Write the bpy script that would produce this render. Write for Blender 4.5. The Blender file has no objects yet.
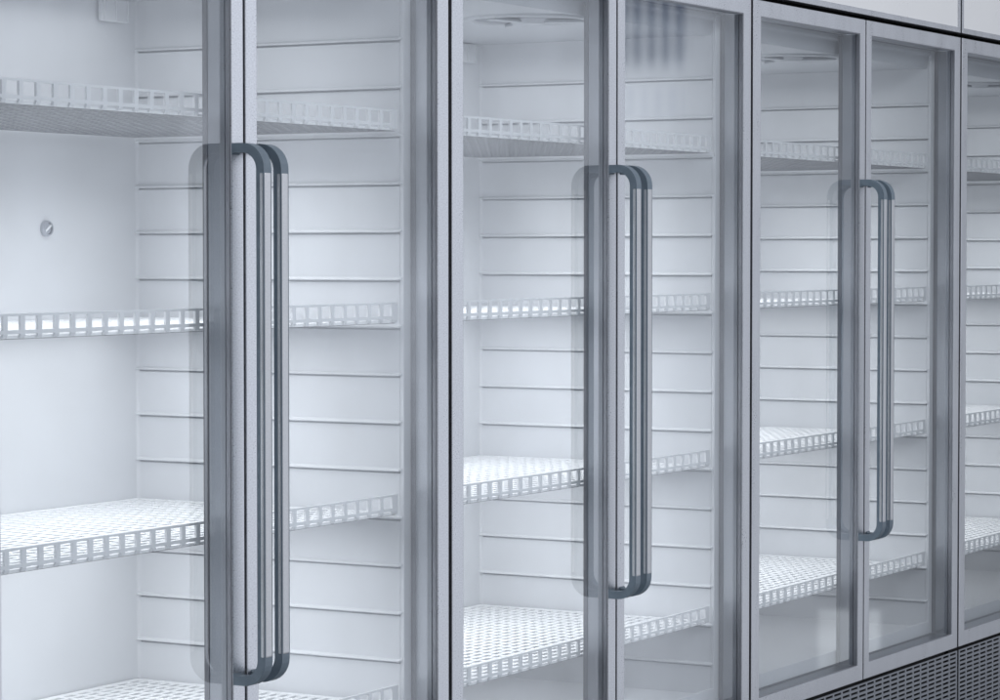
import bpy, bmesh, math, random
from mathutils import Vector, Matrix
random.seed(4)
C = bpy.context.scene.collection
PI = math.pi
Z0 = 1.36          # height of the eye level above the floor; model heights below are written relative to it
W = 1.2            # width of one refrigerator

# ------------------------------------------------------------------ materials
def nodes(name):
    m = bpy.data.materials.new(name); m.use_nodes = True
    nt = m.node_tree
    return m, nt, nt.nodes['Principled BSDF']

def objcoord(nt, scale=(1, 1, 1)):
    tc = nt.nodes.new('ShaderNodeTexCoord'); mp = nt.nodes.new('ShaderNodeMapping')
    mp.inputs['Scale'].default_value = scale
    nt.links.new(tc.outputs['Object'], mp.inputs['Vector'])
    return mp.outputs['Vector']

def noise(nt, vec, scale, detail=3, rough=.55):
    n = nt.nodes.new('ShaderNodeTexNoise'); n.inputs['Scale'].default_value = scale
    n.inputs['Detail'].default_value = detail; n.inputs['Roughness'].default_value = rough
    nt.links.new(vec, n.inputs['Vector']); return n.outputs['Fac']

def remap(nt, fac, a, b, lo=.3, hi=.7):
    r = nt.nodes.new('ShaderNodeMapRange')
    r.inputs['From Min'].default_value = lo; r.inputs['From Max'].default_value = hi
    r.inputs['To Min'].default_value = a; r.inputs['To Max'].default_value = b
    nt.links.new(fac, r.inputs['Value']); return r.outputs['Result']

def mixcol(nt, fac, a, b):
    x = nt.nodes.new('ShaderNodeMix'); x.data_type = 'RGBA'
    x.inputs[6].default_value = (*a, 1); x.inputs[7].default_value = (*b, 1)
    nt.links.new(fac, x.inputs[0]); return x.outputs[2]

def bump(nt, bsdf, fac, strength, dist):
    b = nt.nodes.new('ShaderNodeBump'); b.inputs['Strength'].default_value = strength
    b.inputs['Distance'].default_value = dist
    nt.links.new(fac, b.inputs['Height']); nt.links.new(b.outputs['Normal'], bsdf.inputs['Normal'])

def mat_metal(name, a, b, rough=(.25, .37), metal=1.0, grain=620, stretch=(1, 1, .35), bstr=.12, aniso=0):
    m, nt, p = nodes(name)
    v = objcoord(nt, stretch)
    n1 = noise(nt, v, grain, 2)
    v2 = objcoord(nt, (1, 1, .3)); n2 = noise(nt, v2, 24, 5, .65)
    mm = nt.nodes.new('ShaderNodeMath'); mm.operation = 'ADD'
    nt.links.new(remap(nt, n1, 0, .75), mm.inputs[0]); nt.links.new(remap(nt, n2, 0, .25), mm.inputs[1])
    nt.links.new(mixcol(nt, mm.outputs[0], a, b), p.inputs['Base Color'])
    add = nt.nodes.new('ShaderNodeMath'); add.operation = 'ADD'
    nt.links.new(remap(nt, n1, rough[0] * .5, rough[1] * .5), add.inputs[0])
    nt.links.new(remap(nt, n2, rough[0] * .5, rough[1] * .5), add.inputs[1])
    nt.links.new(add.outputs[0], p.inputs['Roughness'])
    p.inputs['Metallic'].default_value = metal
    p.inputs['Anisotropic'].default_value = aniso
    if bstr: bump(nt, p, n1, bstr, .0004)
    return m

def mat_plain(name, a, b, rough=(.35, .5), scale=6, metal=0, grain=None, bstr=.05):
    m, nt, p = nodes(name)
    v = objcoord(nt); n = noise(nt, v, scale, 4)
    nt.links.new(mixcol(nt, remap(nt, n, 0, 1), a, b), p.inputs['Base Color'])
    nt.links.new(remap(nt, n, *rough), p.inputs['Roughness'])
    p.inputs['Metallic'].default_value = metal
    if grain: bump(nt, p, noise(nt, v, grain, 2), bstr, .0005)
    return m

M = {}
M['steel'] = mat_metal('brushed steel', (.55, .57, .605), (.755, .78, .82), grain=430, stretch=(.5, 1, 1), bstr=0)
M['inner'] = mat_metal('dull inner frame metal', (.34, .355, .385), (.41, .425, .455), rough=(.27, .33), grain=500, stretch=(1, 1, 1), bstr=.03)
M['grip'] = mat_metal('handle aluminium', (.55, .565, .585), (.70, .715, .735), rough=(.34, .46), grain=700, stretch=(1, 1, 1), bstr=.2)
M['grille'] = mat_metal('painted grille steel', (.29, .31, .345), (.34, .36, .395), rough=(.42, .55), metal=.55, grain=500, bstr=.08)
M['liner'] = mat_plain('white enamelled liner', (.67, .685, .71), (.695, .708, .732), rough=(.36, .48), scale=3, grain=260, bstr=.03)
M['shelf'] = mat_plain('white coated shelf lattice', (.80, .81, .83), (.84, .85, .86), rough=(.38, .5), scale=40)
M['underside'] = mat_plain('dark grey shelf underside', (.10, .105, .118), (.14, .145, .16), rough=(.4, .55), scale=40)  # darkness of the underside put into this colour
M['ceil'] = mat_plain('grey ceiling plastic', (.43, .445, .475), (.47, .485, .51), rough=(.4, .5), scale=4, grain=260, bstr=.03)
M['slate'] = mat_plain('slate blue plastic', (.155, .205, .255), (.195, .25, .305), rough=(.38, .5), scale=60, grain=900, bstr=.12)
M['rubber'] = mat_plain('black rubber', (.002, .002, .0025), (.004, .004, .0045), rough=(.85, .95))
M['bead'] = mat_metal('dark bead metal', (.34, .345, .375), (.37, .38, .41), rough=(.34, .42), grain=500, bstr=.03)
M['rubber'].node_tree.nodes['Principled BSDF'].inputs['Specular IOR Level'].default_value = .05
M['gasket'] = mat_plain('grey gasket', (.16, .165, .18), (.2, .2, .22), rough=(.45, .6), scale=20)
M['panel'] = mat_plain('white header panel', (.80, .81, .83), (.83, .84, .855), rough=(.25, .32), scale=2)
p_ = M['panel'].node_tree.nodes['Principled BSDF']; p_.inputs['Emission Color'].default_value = (.93, .96, 1, 1); p_.inputs['Emission Strength'].default_value = .10   # faint glow added to brighten the white sheet
M['dark'] = mat_plain('dark cavity', (.008, .009, .011), (.014, .015, .018), rough=(.6, .8))
M['screw'] = mat_metal('zinc screw', (.36, .38, .42), (.5, .52, .56), rough=(.3, .42), grain=500, bstr=.1)
M['fan'] = mat_plain('grey fan grille plastic', (.16, .17, .2), (.2, .21, .24), rough=(.4, .5), scale=30)
M['floor'] = mat_plain('polished floor', (.30, .30, .31), (.36, .36, .365), rough=(.25, .4), scale=1.6)

def mat_glass():
    m = bpy.data.materials.new('door glass'); m.use_nodes = True
    nt = m.node_tree; nt.nodes.clear()
    out = nt.nodes.new('ShaderNodeOutputMaterial'); mix = nt.nodes.new('ShaderNodeMixShader')
    tr = nt.nodes.new('ShaderNodeBsdfTransparent'); gl = nt.nodes.new('ShaderNodeBsdfGlossy')
    tr.inputs['Color'].default_value = (.965, .978, .985, 1)
    gl.inputs['Roughness'].default_value = .0
    gl.inputs['Color'].default_value = (.93, .96, 1, 1)
    # Schlick reflectance, the same from both sides of the pane
    ge = nt.nodes.new('ShaderNodeNewGeometry'); dt = nt.nodes.new('ShaderNodeVectorMath'); dt.operation = 'DOT_PRODUCT'
    nt.links.new(ge.outputs['Normal'], dt.inputs[0]); nt.links.new(ge.outputs['Incoming'], dt.inputs[1])
    def mth(op, x, y=None):
        n = nt.nodes.new('ShaderNodeMath'); n.operation = op
        for k, q in enumerate((x, y)):
            if q is None: continue
            if isinstance(q, (int, float)): n.inputs[k].default_value = q
            else: nt.links.new(q, n.inputs[k])
        return n.outputs[0]
    fr = mth('ADD', mth('MULTIPLY', mth('POWER', mth('SUBTRACT', 1.0, mth('ABSOLUTE', dt.outputs['Value'])), 5), 1.25), .062)
    v = objcoord(nt)
    sm = remap(nt, noise(nt, v, 2.3, 5, .6), .0, .05, .50, .74)     # faint smears on the pane
    add = nt.nodes.new('ShaderNodeMath'); add.operation = 'ADD'
    nt.links.new(fr, add.inputs[0]); nt.links.new(sm, add.inputs[1])
    nt.links.new(add.outputs[0], mix.inputs[0])
    nt.links.new(tr.outputs[0], mix.inputs[1]); nt.links.new(gl.outputs[0], mix.inputs[2])
    nt.links.new(mix.outputs[0], out.inputs[0])
    return m
M['glass'] = mat_glass()

# ------------------------------------------------------------------ mesh helpers
def link(name, bm, mat, parent=None, bevel=0, smooth=False, seg=2):
    bmesh.ops.recalc_face_normals(bm, faces=bm.faces)
    me = bpy.data.meshes.new(name); bm.to_mesh(me); bm.free()
    if smooth:
        for f in me.polygons: f.use_smooth = True
    me.materials.append(M[mat])
    o = bpy.data.objects.new(name, me); C.objects.link(o)
    if parent: o.parent = parent
    if bevel:
        b = o.modifiers.new('bevel', 'BEVEL'); b.width = bevel; b.segments = seg
        b.limit_method = 'ANGLE'; b.angle_limit = math.radians(40); b.harden_normals = False
    return o

def box(bm, x0, x1, y0, y1, z0, z1):
    vs = [bm.verts.new((x, y, z)) for x in (x0, x1) for y in (y0, y1) for z in (z0, z1)]
    for q in ((0, 1, 3, 2), (4, 6, 7, 5), (0, 4, 5, 1), (2, 3, 7, 6), (0, 2, 6, 4), (1, 5, 7, 3)):
        bm.faces.new([vs[i] for i in q])

def ring(bm, o, i, y0, y1):
    """rectangular frame in the x-z plane: o, i = (x0, x1, z0, z1) outer and inner"""
    def loop(r, y): return [bm.verts.new(p) for p in ((r[0], y, r[2]), (r[1], y, r[2]), (r[1], y, r[3]), (r[0], y, r[3]))]
    of, inf, ob, inb = loop(o, y0), loop(i, y0), loop(o, y1), loop(i, y1)
    for k in range(4):
        j = (k + 1) % 4
        bm.faces.new((of[k], of[j], inf[j], inf[k])); bm.faces.new((ob[k], inb[k], inb[j], ob[j]))
        bm.faces.new((of[k], ob[k], ob[j], of[j])); bm.faces.new((inf[k], inf[j], inb[j], inb[k]))

def prism(bm, pts, axis, a, b):
    """extrude a 2-D polygon along an axis ('x': pts are (y,z); 'y': (x,z); 'z': (x,y))"""
    def P(p, t): return {'x': (t, p[0], p[1]), 'y': (p[0], t, p[1]), 'z': (p[0], p[1], t)}[axis]
    A = [bm.verts.new(P(p, a)) for p in pts]; B = [bm.verts.new(P(p, b)) for p in pts]
    n = len(pts)
    fa = bm.faces.new(A); fb = bm.faces.new(B[::-1])
    for k in range(n): bm.faces.new((A[k], B[k], B[(k + 1) % n], A[(k + 1) % n]))
    bmesh.ops.triangulate(bm, faces=[f for f in (fa, fb) if len(f.verts) > 4])

def lattice(us, vs, holes, fa, fb):
    """perforated sheet: grid lines us x vs, holes(i,j) -> True where open; fa / fb map (u,v) to the two faces"""
    bm = bmesh.new()
    A = [[bm.verts.new(fa(u, v)) for v in vs] for u in us]
    B = [[bm.verts.new(fb(u, v)) for v in vs] for u in us]
    nu, nv = len(us) - 1, len(vs) - 1
    solid = [[not holes(i, j) for j in range(nv)] for i in range(nu)]
    S = lambda i, j: 0 <= i < nu and 0 <= j < nv and solid[i][j]
    for i in range(nu):
        for j in range(nv):
            if not solid[i][j]: continue
            bm.faces.new((A[i][j], A[i+1][j], A[i+1][j+1], A[i][j+1]))
            bm.faces.new((B[i][j], B[i][j+1], B[i+1][j+1], B[i+1][j]))
            for (di, dj, p, q) in ((-1, 0, (i, j), (i, j+1)), (1, 0, (i+1, j), (i+1, j+1)), (0, -1, (i, j), (i+1, j)), (0, 1, (i, j+1), (i+1, j+1))):
                if not S(i + di, j + dj):
                    bm.faces.new((A[p[0]][p[1]], A[q[0]][q[1]], B[q[0]][q[1]], B[p[0]][p[1]]))
    loose = [v for v in bm.verts if not v.link_faces]
    bmesh.ops.delete(bm, geom=loose, context='VERTS')
    return bm

# ------------------------------------------------------------------ one refrigerator (local x 0..W, front of the doors y=0, floor z=0)
YB, YF, XW = .605, .052, .064
ZT, ZB = .5165, -.959          # doors
ZGT, ZGB = .4835, -.9235       # glass opening
ZC, ZFL = .440, -.905          # interior ceiling and floor
RIB = [.352 - .0798 * k for k in range(0, 16)]

root = bpy.data.objects.new('glass_door_refrigerator', None); C.objects.link(root)

def Z(z): return z + Z0

# carcass shell behind the doors
bm = bmesh.new()
box(bm, .0085, .030, YF + .002, .66, Z(-1.27), Z(.88)); box(bm, W - .030, W - .0085, YF + .002, .66, Z(-1.27), Z(.88))
box(bm, .030, W - .030, .635, .66, Z(-1.27), Z(.88)); box(bm, .030, W - .030, YF + .006, .635, Z(.53), Z(.56))
box(bm, .030, W - .030, YF + .006, .635, Z(-.985), Z(-.96)); box(bm, .030, W - .030, YF + .006, .635, Z(.855), Z(.88))
box(bm, .030, W - .030, YF + .006, .635, Z(-1.27), Z(-1.25))
link('outer_casing', bm, 'steel', root)
bm = bmesh.new()                                    # black strips added to darken the gap to the next cabinet and round the doors
box(bm, -.007, .007, .049, .085, Z(-1.26), Z(.88))
box(bm, W - .0069, W + .0069, .0495, .084, Z(-1.26), Z(.88))
box(bm, .008, W - .008, .022, .051, Z(.5175), Z(.5265))
box(bm, .008, W - .008, .022, .051, Z(-.9655), Z(-.9605))
link('joint_dark_strip', bm, 'rubber', root)
for x in (.07, W - .13):
    for y in (.09, .56):
        bm = bmesh.new(); bmesh.ops.create_cone(bm, cap_ends=True, segments=20, radius1=.028, radius2=.022, depth=.09, matrix=Matrix.Translation((x + .03, y, .045)))
        link('foot', bm, 'rubber', root)

# liner
def liner_side(side):
    bm = bmesh.new()
    a, b = (.0305, XW) if side < 0 else (W - XW, W - .0305)
    ins = .007                                   # pressed panels stand proud of a backing; slot added under each rib for a shadow line
    if side < 0: box(bm, a, b - ins, YF + .012, .634, Z(-.957), Z(.527)); pa, pb = b - ins - .001, b
    else: box(bm, a + ins, b, YF + .012, .634, Z(-.957), Z(.527)); pa, pb = a, a + ins + .001
    tops = [.5269] + [z - .0027 for z in RIB]; bots = [z for z in RIB] + [-.9569]
    for t_, b_ in zip(tops, bots): box(bm, pa, pb, YF + .0075, .633, Z(b_), Z(t_))
    box(bm, a, b, YF, YF + .0075, Z(-.957), Z(.527))
    o = link('side_wall', bm, 'liner', root, bevel=.0012)
    xe = XW if side < 0 else W - XW
    d = -side
    # quarter fillet in the back corner
    bm = bmesh.new(); r = .006
    prism(bm, [(xe, YB), (xe, YB - r)] + [(xe + d * (r - r * math.cos(t)), YB - r + r * math.sin(t)) for t in (PI/8, PI/4, 3*PI/8)] + [(xe + d * r, YB)], 'z', Z(ZFL), Z(ZC))
    link('corner_fillet', bm, 'liner', o)
    for k, z in enumerate(RIB):
        bm = bmesh.new()
        y0, y1 = YF - .0005 + .004, YB - .001
        pr = [(0, .0058), (.0026, .0050), (.0050, .0034), (.0060, .0020), (.0060, .0007), (.0055, 0), (0, .0010)]
        L = []
        for (y, s) in ((y0, .35), (y0 + .004, 1), (y1, 1)):
            L.append([bm.verts.new((xe + d * (p[0] * s - .0002), y, Z(z) + (.0045 + (p[1] - .0045) * (.6 + .4 * s)))) for p in pr])
        n = len(pr)
        for q in range(2):
            for t in range(n - 1): bm.faces.new((L[q][t], L[q][t+1], L[q+1][t+1], L[q+1][t]))
        bm.faces.new(L[0]); bm.faces.new(L[2][::-1])
        link('shelf_rib', bm, 'liner', o)
liner_side(-1); liner_side(1)
bm = bmesh.new(); box(bm, XW - .001, W - XW + .001, YB, .634, Z(-.956), Z(.526)); back = link('back_wall', bm, 'liner', root)
bm = bmesh.new(); prism(bm, [(YF + .0006, Z(-.956)), (YF + .0006, Z(ZFL + .012)), (YF + .010, Z(ZFL + .012)), (YF + .016, Z(ZFL)), (YB, Z(ZFL)), (YB, Z(-.956))], 'x', XW - .002, W - XW + .002)
link('floor_panel', bm, 'liner', root)
bm = bmesh.new(); prism(bm, [(YF + .0006, Z(.526)), (YF + .0006, Z(.474)), (YF + .006, Z(.470)), (YF + .012, Z(ZC)), (YB, Z(ZC)), (YB, Z(.526))], 'x', XW - .002, W - XW + .002)
ceil = link('ceiling_panel', bm, 'ceil', root, bevel=.002)

# circulation fan guard on the ceiling
fx, fy, fr = .60, .187, .112
bm = bmesh.new()
N = 56
def circ(r, z): return [bm.verts.new((fx + r * math.cos(2*PI*k/N), fy + r * math.sin(2*PI*k/N), Z(z))) for k in range(N)]
loops = [circ(r, z) for r, z in ((fr + .012, ZC + .001), (fr + .010, ZC - .004), (fr + .002, ZC - .006), (fr - .008, ZC - .004), (fr - .010, ZC + .001))]
for a, b in zip(loops, loops[1:]):
    for k in range(N): bm.faces.new((a[k], a[(k+1) % N], b[(k+1) % N], b[k]))
fan = link('fan_guard', bm, 'ceil', ceil, smooth=True)
bm = bmesh.new(); bmesh.ops.create_circle(bm, cap_ends=True, segments=N, radius=fr - .004, matrix=Matrix.Translation((fx, fy, Z(ZC - .0015))))
link('fan_opening', bm, 'fan', ceil)
bm = bmesh.new()
bmesh.ops.create_cone(bm, cap_ends=True, segments=32, radius1=.030, radius2=.040, depth=.010, matrix=Matrix.Translation((fx, fy, Z(ZC - .006))))
for k in range(3):
    t = 2*PI*k/3 - 1.25
    m4 = Matrix.Translation((fx, fy, 0)) @ Matrix.Rotation(t, 4, 'Z')
    b2 = bmesh.new(); box(b2, .02, fr - .004, -.011, .011, Z(ZC - .009), Z(ZC - .003)); bmesh.ops.transform(b2, matrix=m4, verts=b2.verts)
    tmp = bpy.data.meshes.new('t'); b2.to_mesh(tmp); b2.free(); bm.from_mesh(tmp); bpy.data.meshes.remove(tmp)
link('fan_spokes', bm, 'ceil', ceil, bevel=.0015)

# small cover on the back wall under the ceiling, with two raised ridges
bm = bmesh.new(); box(bm, 1.0245, 1.100, YB - .012, YB - .004, Z(.3985), Z(ZC - .002)); box(bm, 1.030, 1.095, YB - .0045, YB + .001, Z(.405), Z(ZC - .003))
cov = link('wall_cover', bm, 'liner', root, bevel=.0015)
for x in (1.031, 1.0625, 1.0955):
    bm = bmesh.new(); box(bm, x, x + .003, YB - .0145, YB - .0115, Z(.4005), Z(ZC - .003))
    link('cover_ridge', bm, 'liner', cov, bevel=.001)
# screw in the back wall
bm = bmesh.new()
mS = Matrix.Translation((W - .3162, YB - .004, Z(.0396))) @ Matrix.Rotation(PI/2, 4, 'X')
prof = [(.0001, .0035), (.0085, .0035), (.0088, .001), (.0098, .0008), (.0098, .0065), (.0122, .0060), (.0135, .003), (.0135, -.004)]
rows = [[bm.verts.new(mS @ Vector((r * math.cos(2*PI*k/28), r * math.sin(2*PI*k/28), z - .002))) for k in range(28)] for r, z in prof]
for a, b in zip(rows, rows[1:]):
    for k in range(28): bm.faces.new((a[k], a[(k+1) % 28], b[(k+1) % 28], b[k]))
scr = link('wall_screw', bm, 'screw', root)
bm = bmesh.new(); box(bm, -.0092, .0092, -.0013, .0013, .0008, .0034); bmesh.ops.transform(bm, matrix=mS @ Matrix.Rotation(.62, 4, 'Z'), verts=bm.verts)
link('screw_slot', bm, 'panel', scr)

# shelves: one perforated sheet whose front edge is turned up into a lip of square windows
TH, PX, PY = .004, .0366, .0208
X0S, X1S = .0745, W - .0745
nx = 28
mx = (X1S - X0S - nx * PX) / 2
us = [X0S]
for k in range(nx):
    c0 = X0S + mx + k * PX
    us += [c0 + .0047, c0 + PX - .0047]
us.append(X1S)
RB = .0055                                     # bend radius (outer)
YL = .0575                                     # outer face of the lip
flat_len = .600 - (YL + RB)
arc = RB * PI / 2
# v runs from the back edge over the flat, round the bend, up the lip
vs = [0.0]; kinds = []
nyr = int((flat_len - .010) / PY)
y = flat_len - nyr * PY
vs.append(y); kinds.append('bar')
for k in range(nyr):
    vs.append(y + k * PY + .0118); kinds.append('hole')
    vs.append(y + (k + 1) * PY); kinds.append('bar')
s0 = vs[-1]
for f, kd in ((.25, 'bend'), (.6, 'hole'), (1.0, 'hole')): vs.append(s0 + arc * f); kinds.append(kd)
s1 = vs[-1]
lip = .0345 - RB
for d, kd in ((.0015, 'hole'), (lip - .0225, 'bar'), (lip - .0035, 'hole'), (lip, 'bar')): vs.append(s1 + d); kinds.append(kd)
def shelf_map(off):
    def f(u, v):
        r = RB - off
        if v <= s0: yy, zz = .600 - v, off
        elif v <= s1:
            t = (v - s0) / arc * PI / 2
            yy, zz = YL + RB - r * math.sin(t), RB - r * math.cos(t)
        else: yy, zz = YL + off, RB + (v - s1)
        x = u
        return (x, yy, zz)
    return f
def hole(i, j): return i % 2 == 1 and kinds[j] == 'hole'
SHELF = None
for k in (2, 6, 10, 14):
    z = Z(.352 - .0798 * k + .0088)
    if SHELF is None:
        bm = lattice(us, vs, hole, shelf_map(0), shelf_map(TH))
        SHELF = link('shelf', bm, 'shelf', root)
        SHELF.location = (0, 0, z)
        # thin dark sheet added to darken the lattice from below, with the same holes
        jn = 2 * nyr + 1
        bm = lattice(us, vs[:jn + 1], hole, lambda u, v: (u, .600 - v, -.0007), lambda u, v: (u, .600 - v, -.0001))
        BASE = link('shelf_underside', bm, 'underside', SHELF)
    else:
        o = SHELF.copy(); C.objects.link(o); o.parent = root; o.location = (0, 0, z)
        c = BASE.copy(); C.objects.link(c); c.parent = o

# doors
HC = (.5807, .6256)     # handle centre lines
def fillet(cx, cz, r, t0, t1, n=8): return [(cx + r * math.cos(t0 + (t1 - t0) * k / n), cz + r * math.sin(t0 + (t1 - t0) * k / n)) for k in range(n + 1)]
def make_door(outer, inner, hx):
    o = (*outer, Z(ZB), Z(ZT)); i = (*inner, Z(ZGB), Z(ZGT))
    bm = bmesh.new(); ring(bm, o, i, 0, .0104)
    d = link('door', bm, 'steel', root, bevel=.0012)
    bm = bmesh.new(); ring(bm, (o[0] + .001, o[1] - .001, o[2] + .001, o[3] - .001), (i[0] + .0006, i[1] - .0006, i[2] + .0006, i[3] - .0006), .0115, .0500)
    link('inner_frame', bm, 'inner', d, bevel=.001)
    bm = bmesh.new(); ring(bm, (i[0] - .004, i[1] + .004, i[2] - .004, i[3] + .004), (i[0] + .0022, i[1] - .0022, i[2] + .0022, i[3] - .0022), .0425, .0515)
    link('seal', bm, 'gasket', d, bevel=.0008)
    bm = bmesh.new(); ring(bm, (i[0] - .003, i[1] + .003, i[2] - .003, i[3] + .003), (i[0] + .0014, i[1] - .0014, i[2] + .0014, i[3] - .0014), .0025, .0104)
    link('glazing_bead', bm, 'bead', d, bevel=.0005)
    bm = bmesh.new(); box(bm, i[0] - .004, i[1] + .004, .0106, .0112, i[2] - .004, i[3] + .004)
    link('glass_pane', bm, 'glass', d)
    # handle: slate plastic bow with rounded ends, aluminium grip let into the front of its upright
    T, Bo = Z(.161), Z(-.6435)
    yo, th, ro, ri, rf = -.0574, .0140, .038, .025, .005
    hw = .0099
    y0 = .0004
    out = [(y0, T)] + fillet(yo + ro, T - ro, ro, PI/2, PI) + fillet(yo + ro, Bo + ro, ro, PI, 3*PI/2) + [(y0, Bo)]
    yi, Ti, Bi = yo + th, T - th, Bo + th
    inn = [(y0, Bi + rf)] + fillet(y0 - rf, Bi + rf, rf, 0, -PI/2, 5) + fillet(yi + ri, Bi + ri, ri, 3*PI/2, PI) + fillet(yi + ri, Ti - ri, ri, PI, PI/2) + fillet(y0 - rf, Ti - rf, rf, PI/2, 0, 5) + [(y0, Ti - rf)]
    bm = bmesh.new()
    poly = []
    for p in out + inn:
        if not poly or math.dist(p, poly[-1]) > 1e-6: poly.append(p)
    A = [bm.verts.new((hx - hw, p[0], p[1])) for p in poly]; B = [bm.verts.new((hx + hw, p[0], p[1])) for p in poly]
    n = len(poly)
    fa = bm.faces.new(A); fb = bm.faces.new(B[::-1])
    for k in range(n): bm.faces.new((A[k], B[k], B[(k+1) % n], A[(k+1) % n]))
    bm.normal_update(); bmesh.ops.triangulate(bm, faces=[fa, fb], ngon_method='EAR_CLIP')
    h = link('handle', bm, 'slate', d, bevel=.0028, seg=3)
    bm = bmesh.new()
    box(bm, hx - hw - .0004, hx + hw + .0004, yo - .0006, yo + .0096, Bo + ro + .0045, T - ro - .0045)
    link('handle_grip', bm, 'grip', d, bevel=.0040, seg=5)
    return d
make_door((.0054, .6008), (.0435, .5706), HC[0])
make_door((.6068, W - .0054), (.6366, 1.1590), HC[1])

# lit-looking header panel above the doors: steel trim round a white sheet
bm = bmesh.new(); ring(bm, (.0054, W - .0054, Z(.5275), Z(.875)), (.0175, W - .0175, Z(.5405), Z(.866)), .0, .050)
hd = link('header', bm, 'steel', root, bevel=.001)
bm = bmesh.new(); box(bm, .0165, W - .0165, .003, .045, Z(.5395), Z(.867))
link('header_panel', bm, 'panel', hd)

# slotted ventilation grille below the doors
gx0, gx1, gz0, gz1 = .0056, W - .0056, Z(-1.262), Z(-.9665)
us2 = [gx0]; ncol = 25; pc = .0472; m0 = (gx1 - gx0 - ncol * pc) / 2
for k in range(ncol): us2 += [gx0 + m0 + k * pc + .0042, gx0 + m0 + (k + 1) * pc - .0042]
us2.append(gx1)
vs2 = [gz1]; pr_ = .0107
zz = gz1 - .0035
while zz - .0045 > gz0 + .004:
    vs2 += [zz, zz - .0052]; zz -= pr_
vs2.append(gz0)
bm = lattice(us2, vs2, lambda i, j: i % 2 == 1 and j % 2 == 1, lambda u, v: (u, 0, v), lambda u, v: (u, .0025, v))
gr = link('ventilation_grille', bm, 'grille', root)
bm = bmesh.new(); box(bm, .012, W - .012, .030, .050, gz0 + .002, gz1 - .002)
link('grille_backing', bm, 'dark', gr)

# ------------------------------------------------------------------ the row
def copy_tree(o, parent=None):
    c = o.copy(); C.objects.link(c); c.parent = parent
    for ch in list(o.children): copy_tree(ch, c)
    return c
labels = [
    'nearest refrigerator at far left with round screw head on its white back wall',
    'second refrigerator from the left, dark striped reflection high in its right glass door',
    'third refrigerator from the left, both white header above and slotted grille below visible',
    'farthest refrigerator, cut off by the right edge, only a strip of left door showing',
]
roots = [root] + [copy_tree(root) for _ in range(3)]
for k, r in enumerate(roots):
    r.location = ((k - 1) * W, 0, 0)
    r['label'] = labels[k]; r['category'] = 'refrigerator'; r['group'] = 'row of glass door refrigerators'

# ------------------------------------------------------------------ floor
bm = bmesh.new(); box(bm, -6, 7, -1.2, 1.2, -.05, 0)
fl = link('floor', bm, 'floor'); fl['kind'] = 'structure'

# ------------------------------------------------------------------ light
w = bpy.data.worlds.new('World'); bpy.context.scene.world = w; w.use_nodes = True
nt = w.node_tree; bg = nt.nodes['Background']
tc = nt.nodes.new('ShaderNodeTexCoord'); sp = nt.nodes.new('ShaderNodeSeparateXYZ'); nt.links.new(tc.outputs['Generated'], sp.inputs[0])
def ramp(val, lo, hi, stops):
    mr = nt.nodes.new('ShaderNodeMapRange'); mr.inputs['From Min'].default_value = lo; mr.inputs['From Max'].default_value = hi
    rp = nt.nodes.new('ShaderNodeValToRGB'); nt.links.new(val, mr.inputs['Value']); nt.links.new(mr.outputs[0], rp.inputs[0])
    rp.color_ramp.interpolation = 'EASE'
    e = rp.color_ramp.elements
    while len(e) > 1: e.remove(e[-1])
    for k, (p_, c_) in enumerate(stops):
        q = e[0] if k == 0 else e.new((p_ - lo) / (hi - lo))
        q.position = (p_ - lo) / (hi - lo); q.color = (c_ * .958, c_ * .978, c_ * 1.025, 1) 
    return rp.outputs[0]
# a room: darker floor below, brighter towards the hall in front, darker at the far end of the row
vz = ramp(sp.outputs['Z'], -1, 1, [(-1, .28), (-.5, .36), (-.22, .75), (-.02, 1.0), (.16, 1.0), (.45, .55), (1, .50)])
vx = ramp(sp.outputs['X'], -1, 1, [(-1, .30), (-.3, .34), (.3, .55), (.58, 1.15), (.80, 1.1), (.882, 1.05), (.902, .58), (.918, .36), (.945, .15), (1, .08)])
mu = nt.nodes.new('ShaderNodeMix'); mu.data_type = 'RGBA'; mu.blend_type = 'MULTIPLY'; mu.inputs[0].default_value = 1
nt.links.new(vz, mu.inputs[6]); nt.links.new(vx, mu.inputs[7])
# what the hall shows in the panes: faint upright bands, a dark barred window, pale shapes low down
def math_(op, x, y=None, clamp=False):
    n = nt.nodes.new('ShaderNodeMath'); n.operation = op; n.use_clamp = clamp
    for k, q in enumerate((x, y)):
        if q is None: continue
        if isinstance(q, (int, float)): n.inputs[k].default_value = q
        else: nt.links.new(q, n.inputs[k])
    return n.outputs[0]
az = math_('MULTIPLY', math_('ARCTAN2', sp.outputs['Y'], sp.outputs['X']), 57.29578)
el = math_('MULTIPLY', math_('ARCSINE', sp.outputs['Z']), 57.29578)
def band(v, lo, hi, soft):
    m1 = nt.nodes.new('ShaderNodeMapRange'); m1.interpolation_type = 'SMOOTHSTEP'
    m1.inputs['From Min'].default_value = lo - soft; m1.inputs['From Max'].default_value = lo + soft; nt.links.new(v, m1.inputs['Value'])
    m2 = nt.nodes.new('ShaderNodeMapRange'); m2.interpolation_type = 'SMOOTHSTEP'
    m2.inputs['From Min'].default_value = hi - soft; m2.inputs['From Max'].default_value = hi + soft
    m2.inputs['To Min'].default_value = 1; m2.inputs['To Max'].default_value = 0; nt.links.new(v, m2.inputs['Value'])
    return math_('MULTIPLY', m1.outputs[0], m2.outputs[0])
col = mu.outputs[2]
def over(col, mask, rgb):
    x = nt.nodes.new('ShaderNodeMix'); x.data_type = 'RGBA'; nt.links.new(mask, x.inputs[0]); nt.links.new(col, x.inputs[6]); x.inputs[7].default_value = (*rgb, 1)
    return x.outputs[2]
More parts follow.
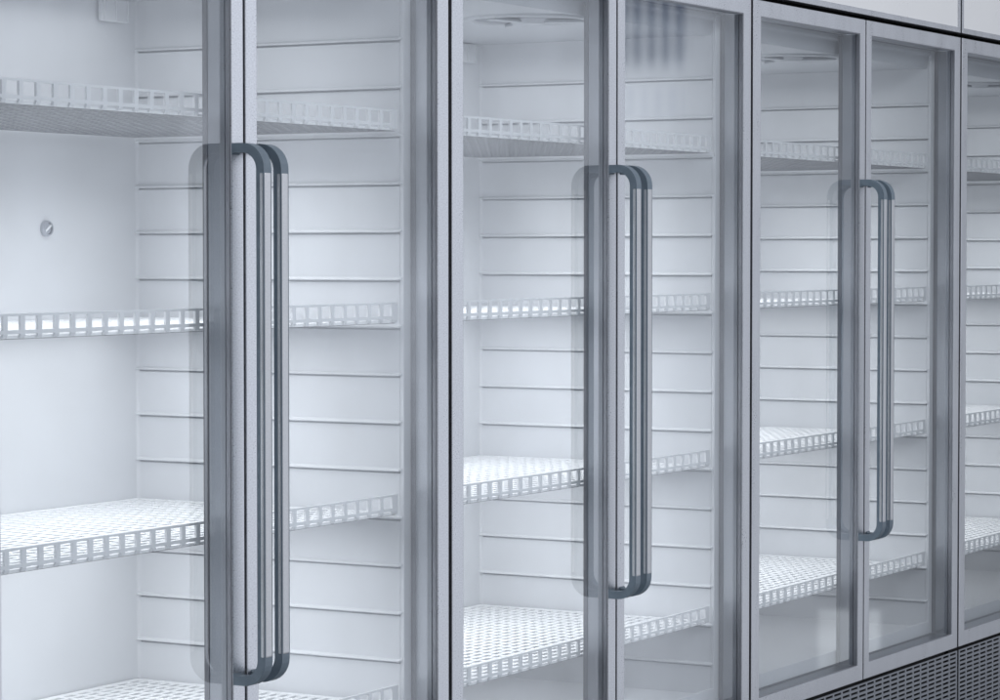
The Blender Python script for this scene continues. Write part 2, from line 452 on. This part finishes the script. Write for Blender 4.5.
n1 = nt.nodes.new('ShaderNodeTexNoise'); n1.noise_dimensions = '1D'; n1.inputs['Scale'].default_value = .55; n1.inputs['Detail'].default_value = 5
nt.links.new(az, n1.inputs['W'])
n2 = nt.nodes.new('ShaderNodeTexNoise'); n2.inputs['Scale'].default_value = 14; n2.inputs['Detail'].default_value = 3; nt.links.new(tc.outputs['Generated'], n2.inputs['Vector'])
fac = math_('ADD', math_('MULTIPLY', n1.outputs['Fac'], .55), math_('MULTIPLY', n2.outputs['Fac'], 1.5))
fac = math_('ADD', fac, -.02)
vm = nt.nodes.new('ShaderNodeVectorMath'); vm.operation = 'SCALE'; nt.links.new(col, vm.inputs[0]); nt.links.new(fac, vm.inputs['Scale'])
col = vm.outputs[0]
bars = math_('ADD', math_('MULTIPLY', math_('SINE', math_('MULTIPLY', az, 22.0)), .24), .62)
col = over(col, math_('MULTIPLY', math_('MULTIPLY', band(az, -27.42, -26.05, .05), band(el, 3.75, 5.2, .28)), bars), (.05, .09, .20))
col = over(col, math_('MULTIPLY', math_('MULTIPLY', band(az, -27.4, -26.1, .05), band(el, 2.75, 3.35, .15)), math_('MULTIPLY', math_('SUBTRACT', 1.0, bars), .6)), (.25, .32, .52))
col = over(col, math_('MULTIPLY', math_('MULTIPLY', band(az, -23.35, -22.1, .1), band(el, -8.5, -7.25, .1)), .8), (.95, .98, 1.02))
arc = math_('SQRT', math_('ADD', math_('POWER', math_('MULTIPLY', math_('ADD', az, 22.75), .85), 2.0), math_('POWER', math_('MULTIPLY', math_('ADD', el, 9.15), 1.3), 2.0)))
col = over(col, math_('MULTIPLY', math_('MULTIPLY', band(arc, .86, 1.04, .07), band(az, -26, -22.8, .05)), math_('MULTIPLY', band(el, -9.1, -7, .08), .85)), (1.0, 1.03, 1.06))
nt.links.new(col, bg.inputs['Color']); bg.inputs['Strength'].default_value = .96

def area(name, loc, target, sx, sy, power, col=(.94, .965, 1)):
    l = bpy.data.lights.new(name, 'AREA'); l.shape = 'RECTANGLE'; l.size = sx; l.size_y = sy; l.energy = power; l.color = col
    o = bpy.data.objects.new(name, l); C.objects.link(o); o.location = loc
    o.rotation_euler = (Vector(target) - Vector(loc) + Vector((0, .0001, 0))).to_track_quat('-Z', 'Y').to_euler()
    return o
area('hall_ceiling_light', (.5, -3.2, Z(2.2)), (.8, .3, Z(-.2)), 4.0, 1.2, 62)
for k in range(4):                        # unseen fill lamps added under the ceiling and the shelves, shining down
    for zz_, pw, sp_ in ((ZC - .016, 1.45, 166),) + tuple((.352 - .0798 * q + .0050, p, 140 if q == 2 else 164) for q, p in ((2, 2.9), (6, 2.3), (10, 2.4))):
        x_ = (k - 1) * W + W / 2
        d_ = .38 if sp_ == 140 else .46
        y_ = .29 if sp_ == 140 else .34
        o = area('bay_fill_light', (x_, y_, Z(zz_)), (x_, y_, Z(zz_) - 1), .92, d_, pw, (.97, .985, 1))
        o.data.spread = math.radians(126 if sp_ == 140 else sp_)

# ------------------------------------------------------------------ camera
cd = bpy.data.cameras.new('camera'); cam = bpy.data.objects.new('camera', cd); C.objects.link(cam)
cd.sensor_width = 36; cd.lens = 36 * 2800.49 / 1000; cd.clip_start = .05; cd.clip_end = 200
cam.location = (-4.024937, -2.406287, Z0)
cam.rotation_euler = (PI/2 - .034949, 0, .521135 - PI/2)
sc = bpy.context.scene
sc.camera = cam
sc.view_settings.view_transform = 'Standard'; sc.view_settings.look = 'None'; sc.view_settings.exposure = 0; sc.view_settings.gamma = 1
sc.render.engine = 'CYCLES'
sc.cycles.max_bounces = 10; sc.cycles.transparent_max_bounces = 16; sc.cycles.glossy_bounces = 5; sc.cycles.diffuse_bounces = 4
